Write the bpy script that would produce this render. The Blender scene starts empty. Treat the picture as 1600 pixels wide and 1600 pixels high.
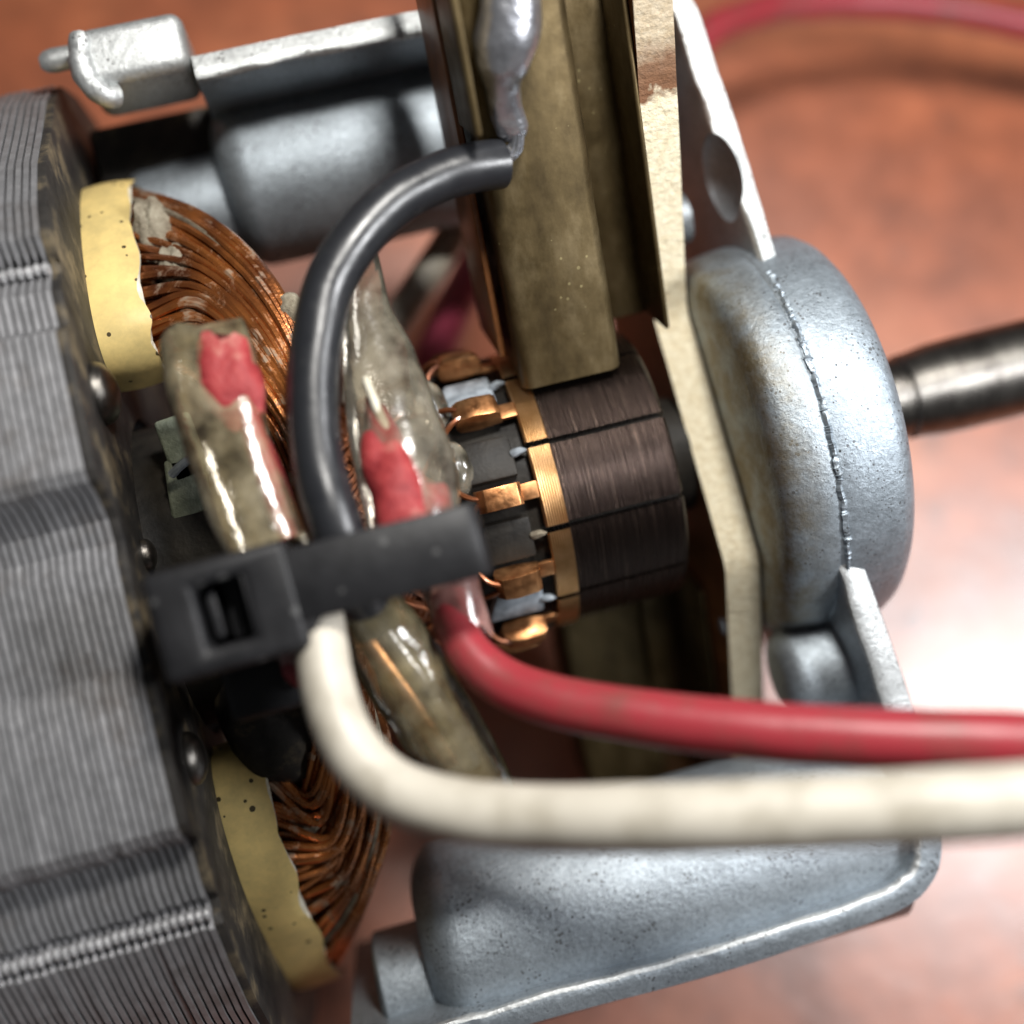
import bpy, bmesh, math, random
import numpy as np
from mathutils import Vector, noise as mnoise

random.seed(7)
rng = np.random.default_rng(7)
C = bpy.context.scene.collection
SC = bpy.context.scene
SC.unit_settings.system = 'METRIC'
SC.unit_settings.scale_length = 0.005          # one unit is 5 mm: a small appliance motor

# ------------------------------------------------------------------ camera
D, TILT, ROLL = 20.0, math.radians(6), math.radians(14)
TGT = np.array([0, -.27, 0.])
CAM = TGT + D * np.array([-math.sin(TILT), 0, math.cos(TILT)])
R0 = np.array([math.cos(TILT), 0, math.sin(TILT)])
U0 = np.array([0, 1., 0])
RIGHT = math.cos(ROLL) * R0 - math.sin(ROLL) * U0
UP = math.sin(ROLL) * R0 + math.cos(ROLL) * U0
FWD = (TGT - CAM) / D
cd = bpy.data.cameras.new('camera')
cam = bpy.data.objects.new('camera', cd)
C.objects.link(cam)
from mathutils import Matrix
m = Matrix((RIGHT, UP, -FWD)).transposed().to_4x4()
m.translation = Vector(CAM)
cam.matrix_world = m
cd.sensor_width = 36
cd.lens = 36 / 2 / (8 / D)
cd.clip_start = .1
cd.clip_end = 500
cd.dof.use_dof = True
cd.dof.focus_distance = 17.3
cd.dof.aperture_fstop = 0.058
SC.camera = cam
SC.view_settings.view_transform = 'Standard'
SC.view_settings.look = 'None'
SC.view_settings.exposure = 0.0
SC.view_settings.gamma = 1.0

# ------------------------------------------------------------------ room light and lamps
W = bpy.data.worlds.new('World')
SC.world = W
W.use_nodes = True
W.node_tree.nodes['Background'].inputs[0].default_value = (.95, .97, 1, 1)
W.node_tree.nodes['Background'].inputs[1].default_value = .065


def area(name, loc, target, size, power, col):
    l = bpy.data.lights.new(name, 'AREA')
    l.shape = 'DISK'
    l.size = size
    l.energy = power
    l.color = col
    o = bpy.data.objects.new(name, l)
    C.objects.link(o)
    o.location = loc
    o.rotation_euler = (Vector(target) - Vector(loc)).to_track_quat('-Z', 'Y').to_euler()
    return o


area('desk_lamp', (5, 14, 23), (0, 0, 0), 4.2, 8300, (1, .97, .92))
area('window_light', (23, 0, 24), (3, -2, 0), 10, 10500, (.97, .98, 1))


def P(px, py, z):
    d = FWD * D + RIGHT * (px - 800) / 100 + UP * (800 - py) / 100
    t = (z - CAM[2]) / d[2]
    return CAM + t * d


# ------------------------------------------------------------------ material helpers
class NT:
    def __init__(self, name):
        self.m = bpy.data.materials.new(name)
        self.m.use_nodes = True
        self.t = self.m.node_tree
        self.b = self.t.nodes['Principled BSDF']
        self.out = self.t.nodes['Material Output']
        self.tc = self.t.nodes.new('ShaderNodeTexCoord')

    def n(self, kind):
        return self.t.nodes.new(kind)

    def l(self, a, b):
        self.t.links.new(a, b)

    def coords(self, sc=(1, 1, 1)):
        mp = self.n('ShaderNodeMapping')
        mp.inputs['Scale'].default_value = sc
        self.l(self.tc.outputs['Object'], mp.inputs[0])
        return mp.outputs[0]

    def noise(self, scale=5, detail=4, rough=.55, sc=(1, 1, 1), dist=0):
        x = self.n('ShaderNodeTexNoise')
        x.inputs['Scale'].default_value = scale
        x.inputs['Detail'].default_value = detail
        x.inputs['Roughness'].default_value = rough
        x.inputs['Distortion'].default_value = dist
        self.l(self.coords(sc), x.inputs['Vector'])
        return x.outputs[0]

    def voro(self, scale=5, sc=(1, 1, 1)):
        x = self.n('ShaderNodeTexVoronoi')
        x.inputs['Scale'].default_value = scale
        self.l(self.coords(sc), x.inputs['Vector'])
        return x.outputs['Distance']

    def ramp(self, fac, *stops):
        r = self.n('ShaderNodeValToRGB')
        e = r.color_ramp.elements
        while len(e) > 1:
            e.remove(e[0])
        first = True
        for p, c in stops:
            if not isinstance(c, (tuple, list)):
                c = (c, c, c)
            c = tuple(c) + (1,)
            if first:
                e[0].position = p
                e[0].color = c
                first = False
            else:
                k = e.new(p)
                k.color = c
        self.l(fac, r.inputs[0])
        return r.outputs[0]

    def mix(self, fac, a, b, mode='MIX'):
        x = self.n('ShaderNodeMix')
        x.data_type = 'RGBA'
        x.blend_type = mode
        for v, s in ((fac, x.inputs[0]), (a, x.inputs[6]), (b, x.inputs[7])):
            if isinstance(v, (int, float)):
                s.default_value = v
            elif isinstance(v, tuple):
                s.default_value = v + (1,)
            else:
                self.l(v, s)
        return x.outputs[2]

    def math(self, op, a, b=0.5):
        x = self.n('ShaderNodeMath')
        x.operation = op
        for v, s in ((a, x.inputs[0]), (b, x.inputs[1])):
            if isinstance(v, (int, float)):
                s.default_value = v
            else:
                self.l(v, s)
        return x.outputs[0]

    def set(self, **k):
        for key, v in k.items():
            s = self.b.inputs[{'col': 'Base Color', 'rough': 'Roughness', 'metal': 'Metallic', 'coat': 'Coat Weight',
                               'coatr': 'Coat Roughness', 'aniso': 'Anisotropic', 'trans': 'Transmission Weight',
                               'spec': 'Specular IOR Level', 'alpha': 'Alpha', 'ior': 'IOR', 'sss': 'Subsurface Weight',
                               'sheen': 'Sheen Weight'}[key]]
            if isinstance(v, tuple):
                s.default_value = v + (1,)
            elif isinstance(v, (int, float)):
                s.default_value = v
            else:
                self.l(v, s)
        return self

    def bump(self, h, strength=.3, dist=.05):
        b = self.n('ShaderNodeBump')
        b.inputs['Strength'].default_value = strength
        b.inputs['Distance'].default_value = dist
        self.l(h, b.inputs['Height'])
        last = self.b.inputs['Normal']
        if last.is_linked:
            self.l(last.links[0].from_socket, b.inputs['Normal'])
        self.l(b.outputs[0], self.b.inputs['Normal'])
        return self


def world_pos_axis(t, axis):
    g = t.n('ShaderNodeNewGeometry')
    s = t.n('ShaderNodeSeparateXYZ')
    t.l(g.outputs['Position'], s.inputs[0])
    return s.outputs[axis]


M = {}


def cast_metal(name, base, dirt=False):
    t = NT(name)
    n1 = t.noise(1.6, 5, .6)
    n2 = t.noise(14, 4, .6)
    col = t.ramp(n1, (.3, tuple(c * .86 for c in base)), (.7, tuple(min(1, c * 1.12) for c in base)))
    fine = t.ramp(n2, (.35, .82), (.65, 1.08))
    col = t.mix(1.0, col, fine, 'MULTIPLY')
    pores = t.math('LESS_THAN', t.voro(5.0), t.math('MULTIPLY', t.noise(3, 2), .13))
    col = t.mix(pores, col, (.05, .05, .05))
    pores2 = t.math('LESS_THAN', t.voro(13.0), t.math('MULTIPLY', t.ramp(t.noise(2.1, 3), (.42, 0.04), (.7, .36)), 1.0))
    col = t.mix(t.math('MULTIPLY', pores2, .7), col, (.08, .075, .07))
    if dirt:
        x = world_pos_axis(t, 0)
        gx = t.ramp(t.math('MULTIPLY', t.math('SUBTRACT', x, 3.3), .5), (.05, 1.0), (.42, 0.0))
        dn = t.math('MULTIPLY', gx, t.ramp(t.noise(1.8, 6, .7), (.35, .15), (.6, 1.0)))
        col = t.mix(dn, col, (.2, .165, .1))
    t.set(col=col, metal=.68, rough=t.ramp(t.noise(5, 6, .75), (.3, .34), (.7, .55)), spec=.5)
    t.bump(t.noise(11, 5, .75), .55, .03)
    t.bump(t.noise(3.5, 3, .5), .12, .05)
    t.bump(t.math('MULTIPLY', t.math('ADD', pores, pores2), -1.0), .4, .03)
    M[name] = t.m


cast_metal('cast_aluminium', (.37, .415, .455))
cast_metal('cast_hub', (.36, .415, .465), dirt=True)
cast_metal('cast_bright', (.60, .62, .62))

t = NT('lamination_steel')
oi = t.n('ShaderNodeObjectInfo')
wv_ = t.math('MULTIPLY', oi.outputs['Random'], 40.0)


def plate_noise(scale, detail, rough):
    nz = t.n('ShaderNodeTexNoise')
    nz.noise_dimensions = '4D'
    nz.inputs['Scale'].default_value = scale
    nz.inputs['Detail'].default_value = detail
    nz.inputs['Roughness'].default_value = rough
    t.l(t.tc.outputs['Object'], nz.inputs['Vector'])
    t.l(wv_, nz.inputs['W'])
    return nz.outputs[0]


st = plate_noise(4, 6, .75)
rv = t.ramp(oi.outputs['Random'], (0, .9), (1, 1.06))
gn = t.n('ShaderNodeNewGeometry')
big = t.n('ShaderNodeTexNoise')          # rust and varnish runs that cross the whole stack
big.inputs['Scale'].default_value = .8
big.inputs['Detail'].default_value = 6
big.inputs['Roughness'].default_value = .7
t.l(gn.outputs['Position'], big.inputs['Vector'])
rust = t.ramp(big.outputs[0], (.54, 0.0), (.72, .6))
col = t.mix(1.0, t.ramp(st, (.3, (.33, .33, .34)), (.55, (.43, .43, .445)), (.8, (.55, .55, .56))), rv, 'MULTIPLY')
t.set(col=t.mix(rust, col, (.16, .125, .10)), metal=.62, rough=t.ramp(st, (.3, .34), (.7, .5)))
t.bump(st, .2, .02)
M['lamination_steel'] = t.m

t = NT('weld_metal')
t.set(col=t.ramp(t.noise(6, 3), (.3, (.5, .5, .51)), (.7, (.75, .75, .76))), metal=.6, rough=.3)
M['weld_metal'] = t.m

t = NT('dark_varnish_and_shade')
n1 = t.noise(1.1, 6, .65)
t.set(col=t.ramp(n1, (.35, (.016, .015, .015)), (.52, (.036, .033, .030)), (.68, (.17, .135, .085))), rough=.55, spec=.2)
t.bump(t.noise(9, 4), .25, .03)
M['dark_varnish_and_shade'] = t.m

t = NT('copper_enamel')
dust = t.ramp(t.noise(2.2, 6, .7, (1, 1, 1), .6), (.53, 0.0), (.64, .8))
hue = t.ramp(t.noise(1.3, 3), (.3, (.15, .042, .014)), (.7, (.56, .19, .045)))
t.set(col=t.mix(dust, hue, (.27, .23, .17)), metal=t.math('SUBTRACT', .72, t.math('MULTIPLY', dust, .7)),
      rough=t.math('ADD', .22, t.math('MULTIPLY', dust, .5)), coat=.35, coatr=.2)
t.bump(t.noise(14, 3), .2, .03)
M['copper_enamel'] = t.m

t = NT('dusty_varnish')
n = t.noise(3.5, 7, .7)
t.set(col=t.ramp(n, (.3, (.10, .07, .045)), (.5, (.25, .215, .155)), (.75, (.43, .39, .3))), rough=.7)
t.bump(n, .9, .12)
M['dusty_varnish'] = t.m

t = NT('slot_paper')
sp = t.math('LESS_THAN', t.voro(4.2), t.math('MULTIPLY', t.noise(2.2, 2), .30))
gr = t.ramp(t.noise(1.3, 6, .7), (.38, 0.0), (.72, .8))
col = t.mix(gr, (.80, .60, .235), (.42, .34, .15))
t.set(col=t.mix(sp, col, (.06, .045, .02)), rough=.45, spec=.4, coat=.15, coatr=.3)
t.bump(t.noise(8, 3), .12, .03)
M['slot_paper'] = t.m
t = NT('paper_edge')
t.set(col=t.ramp(t.noise(6, 4), (.3, (.55, .5, .38)), (.7, (.78, .75, .64))), rough=.8)
t.bump(t.noise(20, 4), .6, .04)
M['paper_edge'] = t.m

t = NT('tarnished_brass')
n = t.noise(1.6, 6, .65, (1.4, .55, .8))
col = t.ramp(n, (.28, (.055, .038, .016)), (.5, (.105, .075, .033)), (.75, (.19, .145, .078)))
sp = t.math('LESS_THAN', t.voro(7), t.math('MULTIPLY', t.ramp(t.noise(1.7, 3), (.5, 0.0), (.7, .3)), .6))
col = t.mix(t.math('MULTIPLY', sp, .45), col, (.40, .34, .17))
t.set(col=col, metal=.75, rough=t.ramp(t.noise(4, 4), (.3, .4), (.7, .6)))
t.bump(t.noise(9, 4), .08, .02)
M['tarnished_brass'] = t.m

t = NT('solder')
t.set(col=t.ramp(t.noise(3, 4), (.3, (.36, .37, .40)), (.7, (.58, .59, .63))), metal=.9, rough=.3)
t.bump(t.noise(4, 3), .4, .08)
M['solder'] = t.m

t = NT('fibre_face')
t.set(col=t.ramp(t.noise(1.5, 5, .6, (1, 1.4, .6)), (.3, (.15, .055, .018)), (.7, (.30, .125, .045))), rough=.38, spec=.5)
M['fibre_face'] = t.m
t = NT('fibre_edge')
n = t.noise(9, 5, .65)
stain = t.ramp(t.math('ADD', t.math('MULTIPLY', t.math('SUBTRACT', world_pos_axis(t, 1), 4.75), .8), t.math('MULTIPLY', t.noise(2.2, 4), .55)), (.3, 0.0), (.36, .95), (.62, .9), (.85, .4))
col = t.ramp(n, (.3, (.66, .56, .37)), (.65, (.86, .79, .60)))
t.set(col=t.mix(stain, col, (.16, .055, .016)), rough=.75)
t.bump(t.noise(11, 5, .7), .7, .05)
t.bump(t.noise(4, 2, .5, (1, 3, 1)), .4, .05)
M['fibre_edge'] = t.m

t = NT('commutator_copper')       # the turned, unworn band
wv = t.n('ShaderNodeTexWave')
wv.wave_type = 'BANDS'
wv.bands_direction = 'X'
wv.inputs['Scale'].default_value = 9.0
t.l(t.tc.outputs['Object'], wv.inputs['Vector'])
t.set(col=t.ramp(t.noise(4, 4), (.3, (.66, .34, .13)), (.7, (.88, .52, .25))), metal=1.0, rough=.3)
t.bump(wv.outputs[0], .5, .02)
M['commutator_copper'] = t.m

t = NT('worn_copper')             # the dark brush track
sc = t.noise(5, 6, .8, (7, .1, .1))
sc2 = t.noise(2, 3, .6, (6, .3, .3))
t.set(col=t.mix(sc2, t.ramp(sc, (.35, (.03, .021, .018)), (.58, (.075, .052, .042)), (.7, (.62, .44, .34))), (.03, .021, .018)), metal=.95,
      rough=t.ramp(sc, (.35, .30), (.7, .22)))
t.bump(sc, .5, .04)
M['worn_copper'] = t.m

t = NT('hook_copper')
t.set(col=t.ramp(t.noise(3, 4), (.3, (.30, .12, .045)), (.55, (.58, .28, .12)), (.8, (.80, .45, .21))), metal=.95, rough=t.ramp(t.noise(7, 3), (.3, .28), (.7, .5)))
t.bump(t.noise(6, 3), .15, .05)
M['hook_copper'] = t.m

t = NT('bakelite')
t.set(col=t.ramp(t.noise(2, 5), (.35, (.009, .008, .007)), (.7, (.028, .024, .019))), rough=.55, spec=.3)
t.bump(t.noise(10, 4), .3, .03)
M['bakelite'] = t.m
t = NT('wedge_paper')
t.set(col=t.ramp(t.noise(4, 4), (.3, (.12, .14, .16)), (.7, (.42, .47, .52))), rough=.6)
M['wedge_paper'] = t.m
t = NT('grey_green_insulation')
t.set(col=t.ramp(t.noise(3, 5), (.3, (.10, .12, .085)), (.7, (.27, .30, .23))), rough=.65)
t.bump(t.noise(8, 4), .6, .06)
M['grey_green'] = t.m

t = NT('armature_copper')
t.set(col=t.ramp(t.noise(2, 4), (.3, (.10, .032, .014)), (.7, (.26, .085, .03))), metal=.6, rough=.38, coat=.3)
M['armature_copper'] = t.m

t = NT('shaft_steel')
s1 = t.noise(6, 6, .7, (9, .1, .1))
t.set(col=t.ramp(t.noise(1.6, 5, .6), (.3, (.11, .10, .092)), (.7, (.28, .265, .24))), metal=1.0, rough=t.ramp(s1, (.3, .25), (.7, .42)))
t.bump(s1, .4, .02)
M['shaft_steel'] = t.m

t = NT('black_rubber')
dn = t.ramp(t.noise(2.4, 5, .7), (.55, 0.0), (.8, .35))
t.set(col=t.mix(dn, (.016, .017, .02), (.12, .12, .115)), rough=t.ramp(t.noise(3, 4), (.3, .26), (.7, .4)), spec=.6)
t.bump(t.noise(7, 3), .12, .03)
M['black_rubber'] = t.m
t = NT('black_nylon')
sp = t.math('LESS_THAN', t.voro(2.6), t.math('MULTIPLY', t.noise(1.4, 2), .26))
col = t.ramp(t.noise(2, 5, .65), (.3, (.006, .006, .007)), (.75, (.018, .018, .02)))
t.set(col=t.mix(sp, col, (.06, .06, .06)), rough=.5, spec=.35)
t.bump(t.noise(6, 4), .2, .04)
M['black_nylon'] = t.m

t = NT('white_pvc')
gr = t.ramp(t.noise(1.1, 7, .72), (.47, 0.0), (.68, .75))
t.set(col=t.mix(gr, (.56, .52, .44), (.29, .255, .19)), rough=.45)
t.bump(t.noise(5, 3), .1, .04)
M['white_pvc'] = t.m
t = NT('red_pvc')
gr = t.ramp(t.noise(1.3, 7, .72), (.47, 0.0), (.7, .75))
t.set(col=t.mix(gr, (.30, .028, .038), (.14, .06, .045)), rough=.4)
t.bump(t.noise(5, 3), .1, .04)
M['red_pvc'] = t.m
t = NT('plum_pvc')
t.set(col=t.ramp(t.noise(1.2, 3), (.3, (.25, .03, .06)), (.7, (.42, .06, .12))), rough=.45)
M['plum_pvc'] = t.m


t = NT('red_end')
n = t.noise(2.2, 5, .7)
t.set(col=t.ramp(n, (.3, (.17, .012, .016)), (.55, (.33, .04, .042)), (.75, (.46, .20, .16))), rough=.55, spec=.3)
t.bump(n, .5, .12)
M['red_end'] = t.m


def film(name, c1, c2, alpha, rough=.25):
    t = NT(name)
    n = t.noise(1.7, 5, .65)
    t.set(col=t.ramp(n, (.32, c1), (.7, c2)), rough=rough, spec=.7, coat=.6, coatr=.12)
    tr = t.n('ShaderNodeBsdfTransparent')
    tr.inputs[0].default_value = (.93, .90, .84, 1)
    mx = t.n('ShaderNodeMixShader')
    t.l(t.ramp(t.noise(2.6, 4, .6), (.3, max(0, alpha - .2)), (.7, min(1, alpha + .18))), mx.inputs[0])
    t.l(tr.outputs[0], mx.inputs[1])
    t.l(t.b.outputs[0], mx.inputs[2])
    gl = t.n('ShaderNodeBsdfGlossy')
    gl.inputs['Roughness'].default_value = rough * .6
    fr = t.n('ShaderNodeFresnel')
    fr.inputs['IOR'].default_value = 1.5
    m2 = t.n('ShaderNodeMixShader')
    t.l(fr.outputs[0], m2.inputs[0])
    t.l(mx.outputs[0], m2.inputs[1])
    t.l(gl.outputs[0], m2.inputs[2])
    t.l(m2.outputs[0], t.out.inputs[0])
    bb = t.n('ShaderNodeBump')
    bb.inputs['Strength'].default_value = .28
    bb.inputs['Distance'].default_value = .12
    t.l(t.noise(2.6, 4, .55, (1, .6, 1)), bb.inputs['Height'])
    for q_ in (gl, fr, t.b):
        t.l(bb.outputs[0], q_.inputs['Normal'])
    M[name] = t.m


film('clear_sleeve', (.42, .33, .17), (.66, .57, .38), .21, .22)
film('smoky_sleeve', (.30, .27, .19), (.52, .47, .37), .22, .28)
film('amber_sleeve', (.36, .28, .12), (.60, .52, .34), .3, .14)
film('pink_sleeve', (.42, .16, .14), (.62, .36, .32), .42, .25)

t = NT('table_leather')
n1 = t.noise(.16, 6, .6, dist=.4)
n2 = t.noise(.9, 6, .7)
col = t.ramp(n1, (.3, (.25, .062, .02)), (.5, (.45, .112, .033)), (.72, (.56, .17, .06)))
col = t.mix(1.0, col, t.ramp(n2, (.3, .6), (.7, 1.2)), 'MULTIPLY')
dirt = t.math('LESS_THAN', t.voro(.8), t.math('MULTIPLY', t.ramp(t.noise(.3, 3), (.42, 0.0), (.64, .52)), t.noise(1.2, 3)))
col = t.mix(t.math('MULTIPLY', dirt, .5), col, (.13, .05, .03))
t.set(col=col, rough=t.ramp(n2, (.3, .36), (.7, .48)), spec=.8, ior=1.6, coat=1.0, coatr=.42)
t.b.inputs['Coat IOR'].default_value = 1.88
t.bump(t.noise(1.2, 5, .6), .18, .2)
t.bump(t.math('MULTIPLY', dirt, 1.0), .35, .1)
t.bump(t.noise(2.5, 4, .6, (.25, 6, 1)), .10, .06)
M['table'] = t.m


# ------------------------------------------------------------------ mesh helpers
def mk(name, V, F, mat, parent=None, smooth=True, ang=40, bevel=0, seg=2, fm=None, own_origin=True):
    """link verts V and faces F as ONE mesh object with its origin at its centre; mat may be a list, fm gives face slots"""
    V = np.asarray(V, float)
    bm = bmesh.new()
    vs = [bm.verts.new(v) for v in V]
    for k, f in enumerate(F):
        try:
            fc = bm.faces.new([vs[i] for i in f])
        except ValueError:
            continue
        if fm is not None:
            fc.material_index = fm[k]
    bmesh.ops.recalc_face_normals(bm, faces=bm.faces)
    if bevel:
        ed = [e for e in bm.edges if len(e.link_faces) == 2 and e.calc_face_angle(0) > math.radians(30)]
        bmesh.ops.bevel(bm, geom=ed, offset=bevel, segments=seg, affect='EDGES', profile=.5, clamp_overlap=True)
    return link(name, bm, mat, parent, smooth, ang, own_origin)


def link(name, bm, mat, parent=None, smooth=True, ang=40, own_origin=True):
    me = bpy.data.meshes.new(name)
    c = Vector((0, 0, 0))
    if own_origin and len(bm.verts):
        lo = Vector([min(v.co[i] for v in bm.verts) for i in range(3)])
        hi = Vector([max(v.co[i] for v in bm.verts) for i in range(3)])
        c = (lo + hi) / 2
        for v in bm.verts:
            v.co -= c
    bm.to_mesh(me)
    bm.free()
    if smooth:
        me.shade_smooth()
        me.set_sharp_from_angle(angle=math.radians(ang))
    for q in (mat if isinstance(mat, (list, tuple)) else [mat]):
        me.materials.append(M[q])
    o = bpy.data.objects.new(name, me)
    C.objects.link(o)
    par(o, parent, c)
    return o


WP = {}      # world position of every object made here


def par(o, parent, c):
    c = Vector(c)
    WP[o.name] = c
    if parent:
        o.parent = parent
        o.location = c - WP[parent.name]
    else:
        o.location = c


def empty(name, loc=(0, 0, 0), parent=None):
    o = bpy.data.objects.new(name, None)
    o.empty_display_size = .3
    C.objects.link(o)
    par(o, parent, loc)
    return o


def tag(o, label=None, cat=None, group=None, kind=None):
    if label:
        o['label'] = label
    if cat:
        o['category'] = cat
    if group:
        o['group'] = group
    if kind:
        o['kind'] = kind
    return o


def spline(pts, n):
    """Catmull-Rom through pts (rows may carry extra columns)"""
    p = np.asarray(pts, float)
    p = np.vstack([2 * p[0] - p[1], p, 2 * p[-1] - p[-2]])
    out = []
    segs = len(p) - 3
    for u in np.linspace(0, segs - 1e-9, n):
        i = int(u)
        f = u - i
        a, b, c, d = p[i:i + 4]
        out.append(.5 * (2 * b + (c - a) * f + (2 * a - 5 * b + 4 * c - d) * f * f + (3 * b - a - 3 * c + d) * f ** 3))
    return np.array(out)


def tube(pts, rad, sides=12, flat=1.0, wob=0.0, cap=True, ref=(0, 0, 1), seed=0, square=None, boxy=0, ragged=0):
    """swept tube; square=(half width, half thickness) gives a strap instead"""
    pts = np.asarray(pts, float)
    n = len(pts)
    rad = np.broadcast_to(np.asarray(rad, float), (n,))
    T = np.gradient(pts, axis=0)
    T /= np.linalg.norm(T, axis=1)[:, None] + 1e-12
    V = []
    F = []
    prev = None
    for i in range(n):
        if prev is None:
            r = np.asarray(ref, float)
            if abs(r @ T[i]) > .95:
                r = np.array([0, 1., 0])
        else:
            r = prev
        N2 = r - T[i] * (r @ T[i])
        N2 /= np.linalg.norm(N2)
        prev = N2
        N1 = np.cross(T[i], N2)
        if square:
            ring = [(-1, -1), (1, -1), (1, 1), (-1, 1)]
            for a, b in ring:
                V.append(pts[i] + N1 * a * square[0] + N2 * b * square[1])
        else:
            for k in range(sides):
                a = 2 * math.pi * k / sides
                rr = rad[i]
                if boxy:
                    rr *= (abs(math.cos(a)) ** boxy + abs(math.sin(a)) ** boxy) ** (-1 / boxy)
                if wob:
                    rr *= 1 + wob * mnoise.noise(Vector((pts[i][0] * 1.7 + seed, pts[i][1] * 1.7 + math.cos(a), pts[i][2] + math.sin(a))))
                q_ = pts[i] + N1 * math.cos(a) * rr + N2 * math.sin(a) * rr * flat
                if ragged and i in (0, n - 1):
                    q_ = q_ + T[i] * ragged * mnoise.noise(Vector((a * 1.3, seed, i)))
                V.append(q_)
    s = 4 if square else sides
    for i in range(n - 1):
        for k in range(s):
            F.append((i * s + k, i * s + (k + 1) % s, (i + 1) * s + (k + 1) % s, (i + 1) * s + k))
    if cap:
        F.append(tuple(range(s - 1, -1, -1)))
        F.append(tuple((n - 1) * s + k for k in range(s)))
    return V, F


def lathe(prof, seg=64, y0=0, z0=0, a0=0, a1=2 * math.pi, wob=0):
    """revolve (x, r) rows about the line parallel to X through (y0, z0)"""
    full = abs(a1 - a0 - 2 * math.pi) < 1e-6
    m_ = seg if full else seg + 1
    V = []
    F = []
    for x, r in prof:
        for k in range(m_):
            a = a0 + (a1 - a0) * k / seg
            V.append((x, y0 + r * math.sin(a), z0 + r * math.cos(a)))
    for i in range(len(prof) - 1):
        for k in range(seg):
            k2 = (k + 1) % m_
            F.append((i * m_ + k, i * m_ + k2, (i + 1) * m_ + k2, (i + 1) * m_ + k))
    return V, F


def box(c, s, ax=None):
    c = np.asarray(c, float)
    ax = np.eye(3) if ax is None else np.asarray(ax, float)
    V = [c + ax[0] * s[0] * a / 2 + ax[1] * s[1] * b / 2 + ax[2] * s[2] * d / 2 for a in (-1, 1) for b in (-1, 1) for d in (-1, 1)]
    F = [(0, 1, 3, 2), (4, 6, 7, 5), (0, 4, 5, 1), (2, 3, 7, 6), (0, 2, 6, 4), (1, 5, 7, 3)]
    return V, F


def merge(*parts):
    V, F = [], []
    for v, f in parts:
        b = len(V)
        V += [tuple(q) for q in v]
        F += [tuple(i + b for i in g) for g in f]
    return V, F


def ext(poly, x0, x1):
    """extrude a (y, z) polygon from x0 to x1"""
    n = len(poly)
    V = [(x0, y, z) for y, z in poly] + [(x1, y, z) for y, z in poly]
    F = [tuple(range(n)), tuple(range(2 * n - 1, n - 1, -1))]
    F += [(k, n + k, n + (k + 1) % n, (k + 1) % n) for k in range(n)]
    return V, F


# ------------------------------------------------------------------ the table
g = 150
V, F = [], []
TZ = -8.3
N_ = 2
for i in range(N_ + 1):
    for j in range(N_ + 1):
        V.append(((i / N_ - .5) * g, (j / N_ - .5) * g, 0))
for i in range(N_):
    for j in range(N_):
        F.append((i * (N_ + 1) + j, (i + 1) * (N_ + 1) + j, (i + 1) * (N_ + 1) + j + 1, i * (N_ + 1) + j + 1))
tb = mk('table_top', V, F, 'table')
tb.location = (0, 0, TZ)
tb.rotation_euler = (math.radians(-14), 0, 0)
tag(tb, kind='structure')

# ------------------------------------------------------------------ the motor
motor = empty('electric_motor', (-2, 0, -7.4))
tag(motor, 'opened electric motor with laminated steel core, copper commutator and grey cast aluminium end bracket', 'motor')

# --- laminated stator core
near = [(8.2, -3.2), (8.12, -1.6), (7.8, -.2), (7.25, .72), (6.5, 1.65), (5.75, 2.6), (5.0, 3.3), (4.5, 3.62), (4.32, 3.52), (4.2, 3.4),
        (4.05, 3.42), (3.9, 3.62), (3.75, 3.78), (3.3, 3.82), (3.18, 4.1), (2.4, 4.25), (1.45, 4.42), (1.3, 4.36), (1.16, 4.05),
        (.85, 3.75), (.55, 3.7), (.3, 3.86), (-.4, 3.92), (-1.0, 3.93), (-1.1, 4.02), (-1.2, 4.06), (-2.0, 4.16), (-2.95, 4.2), (-3.1, 4.1), (-3.25, 3.75),
        (-3.5, 3.62), (-3.75, 3.6), (-4.0, 3.5), (-4.1, 3.36), (-4.3, 3.36), (-4.42, 3.46), (-5.0, 3.1), (-5.8, 2.5), (-6.6, 1.7), (-7.3, .6), (-7.7, -.6), (-7.9, -1.8), (-7.95, -3.2)]
far = [(-7.6, -4.6), (-6.6, -5.8), (-5.2, -6.5), (-3, -6.7), (0, -6.7), (3, -6.7), (5.2, -6.5), (6.6, -5.8), (7.9, -4.5)]
outline = near + far
stator = empty('stator_core', (-6.7, 0, 0), motor)


def ring_plate(x0, x1, scale=1.0, dy=0, dz=0, bore=2.45):
    n = len(outline)
    V = []
    for x in (x0, x1):
        for y, z in outline:
            V.append((x, y * scale + dy, z * scale + dz))
    for x in (x0, x1):
        for y, z in outline:
            a = math.atan2(z + .8, y)
            V.append((x, bore * math.cos(a), bore * math.sin(a)))
    F = []
    for k in range(n):
        k2 = (k + 1) % n
        F.append((k, k2, n + k2, n + k))
        F.append((2 * n + k, 3 * n + k, 3 * n + k2, 2 * n + k2))
        F.append((k, 2 * n + k, 2 * n + k2, k2))
        F.append((n + k, n + k2, 3 * n + k2, 3 * n + k))
    return V, F


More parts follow.
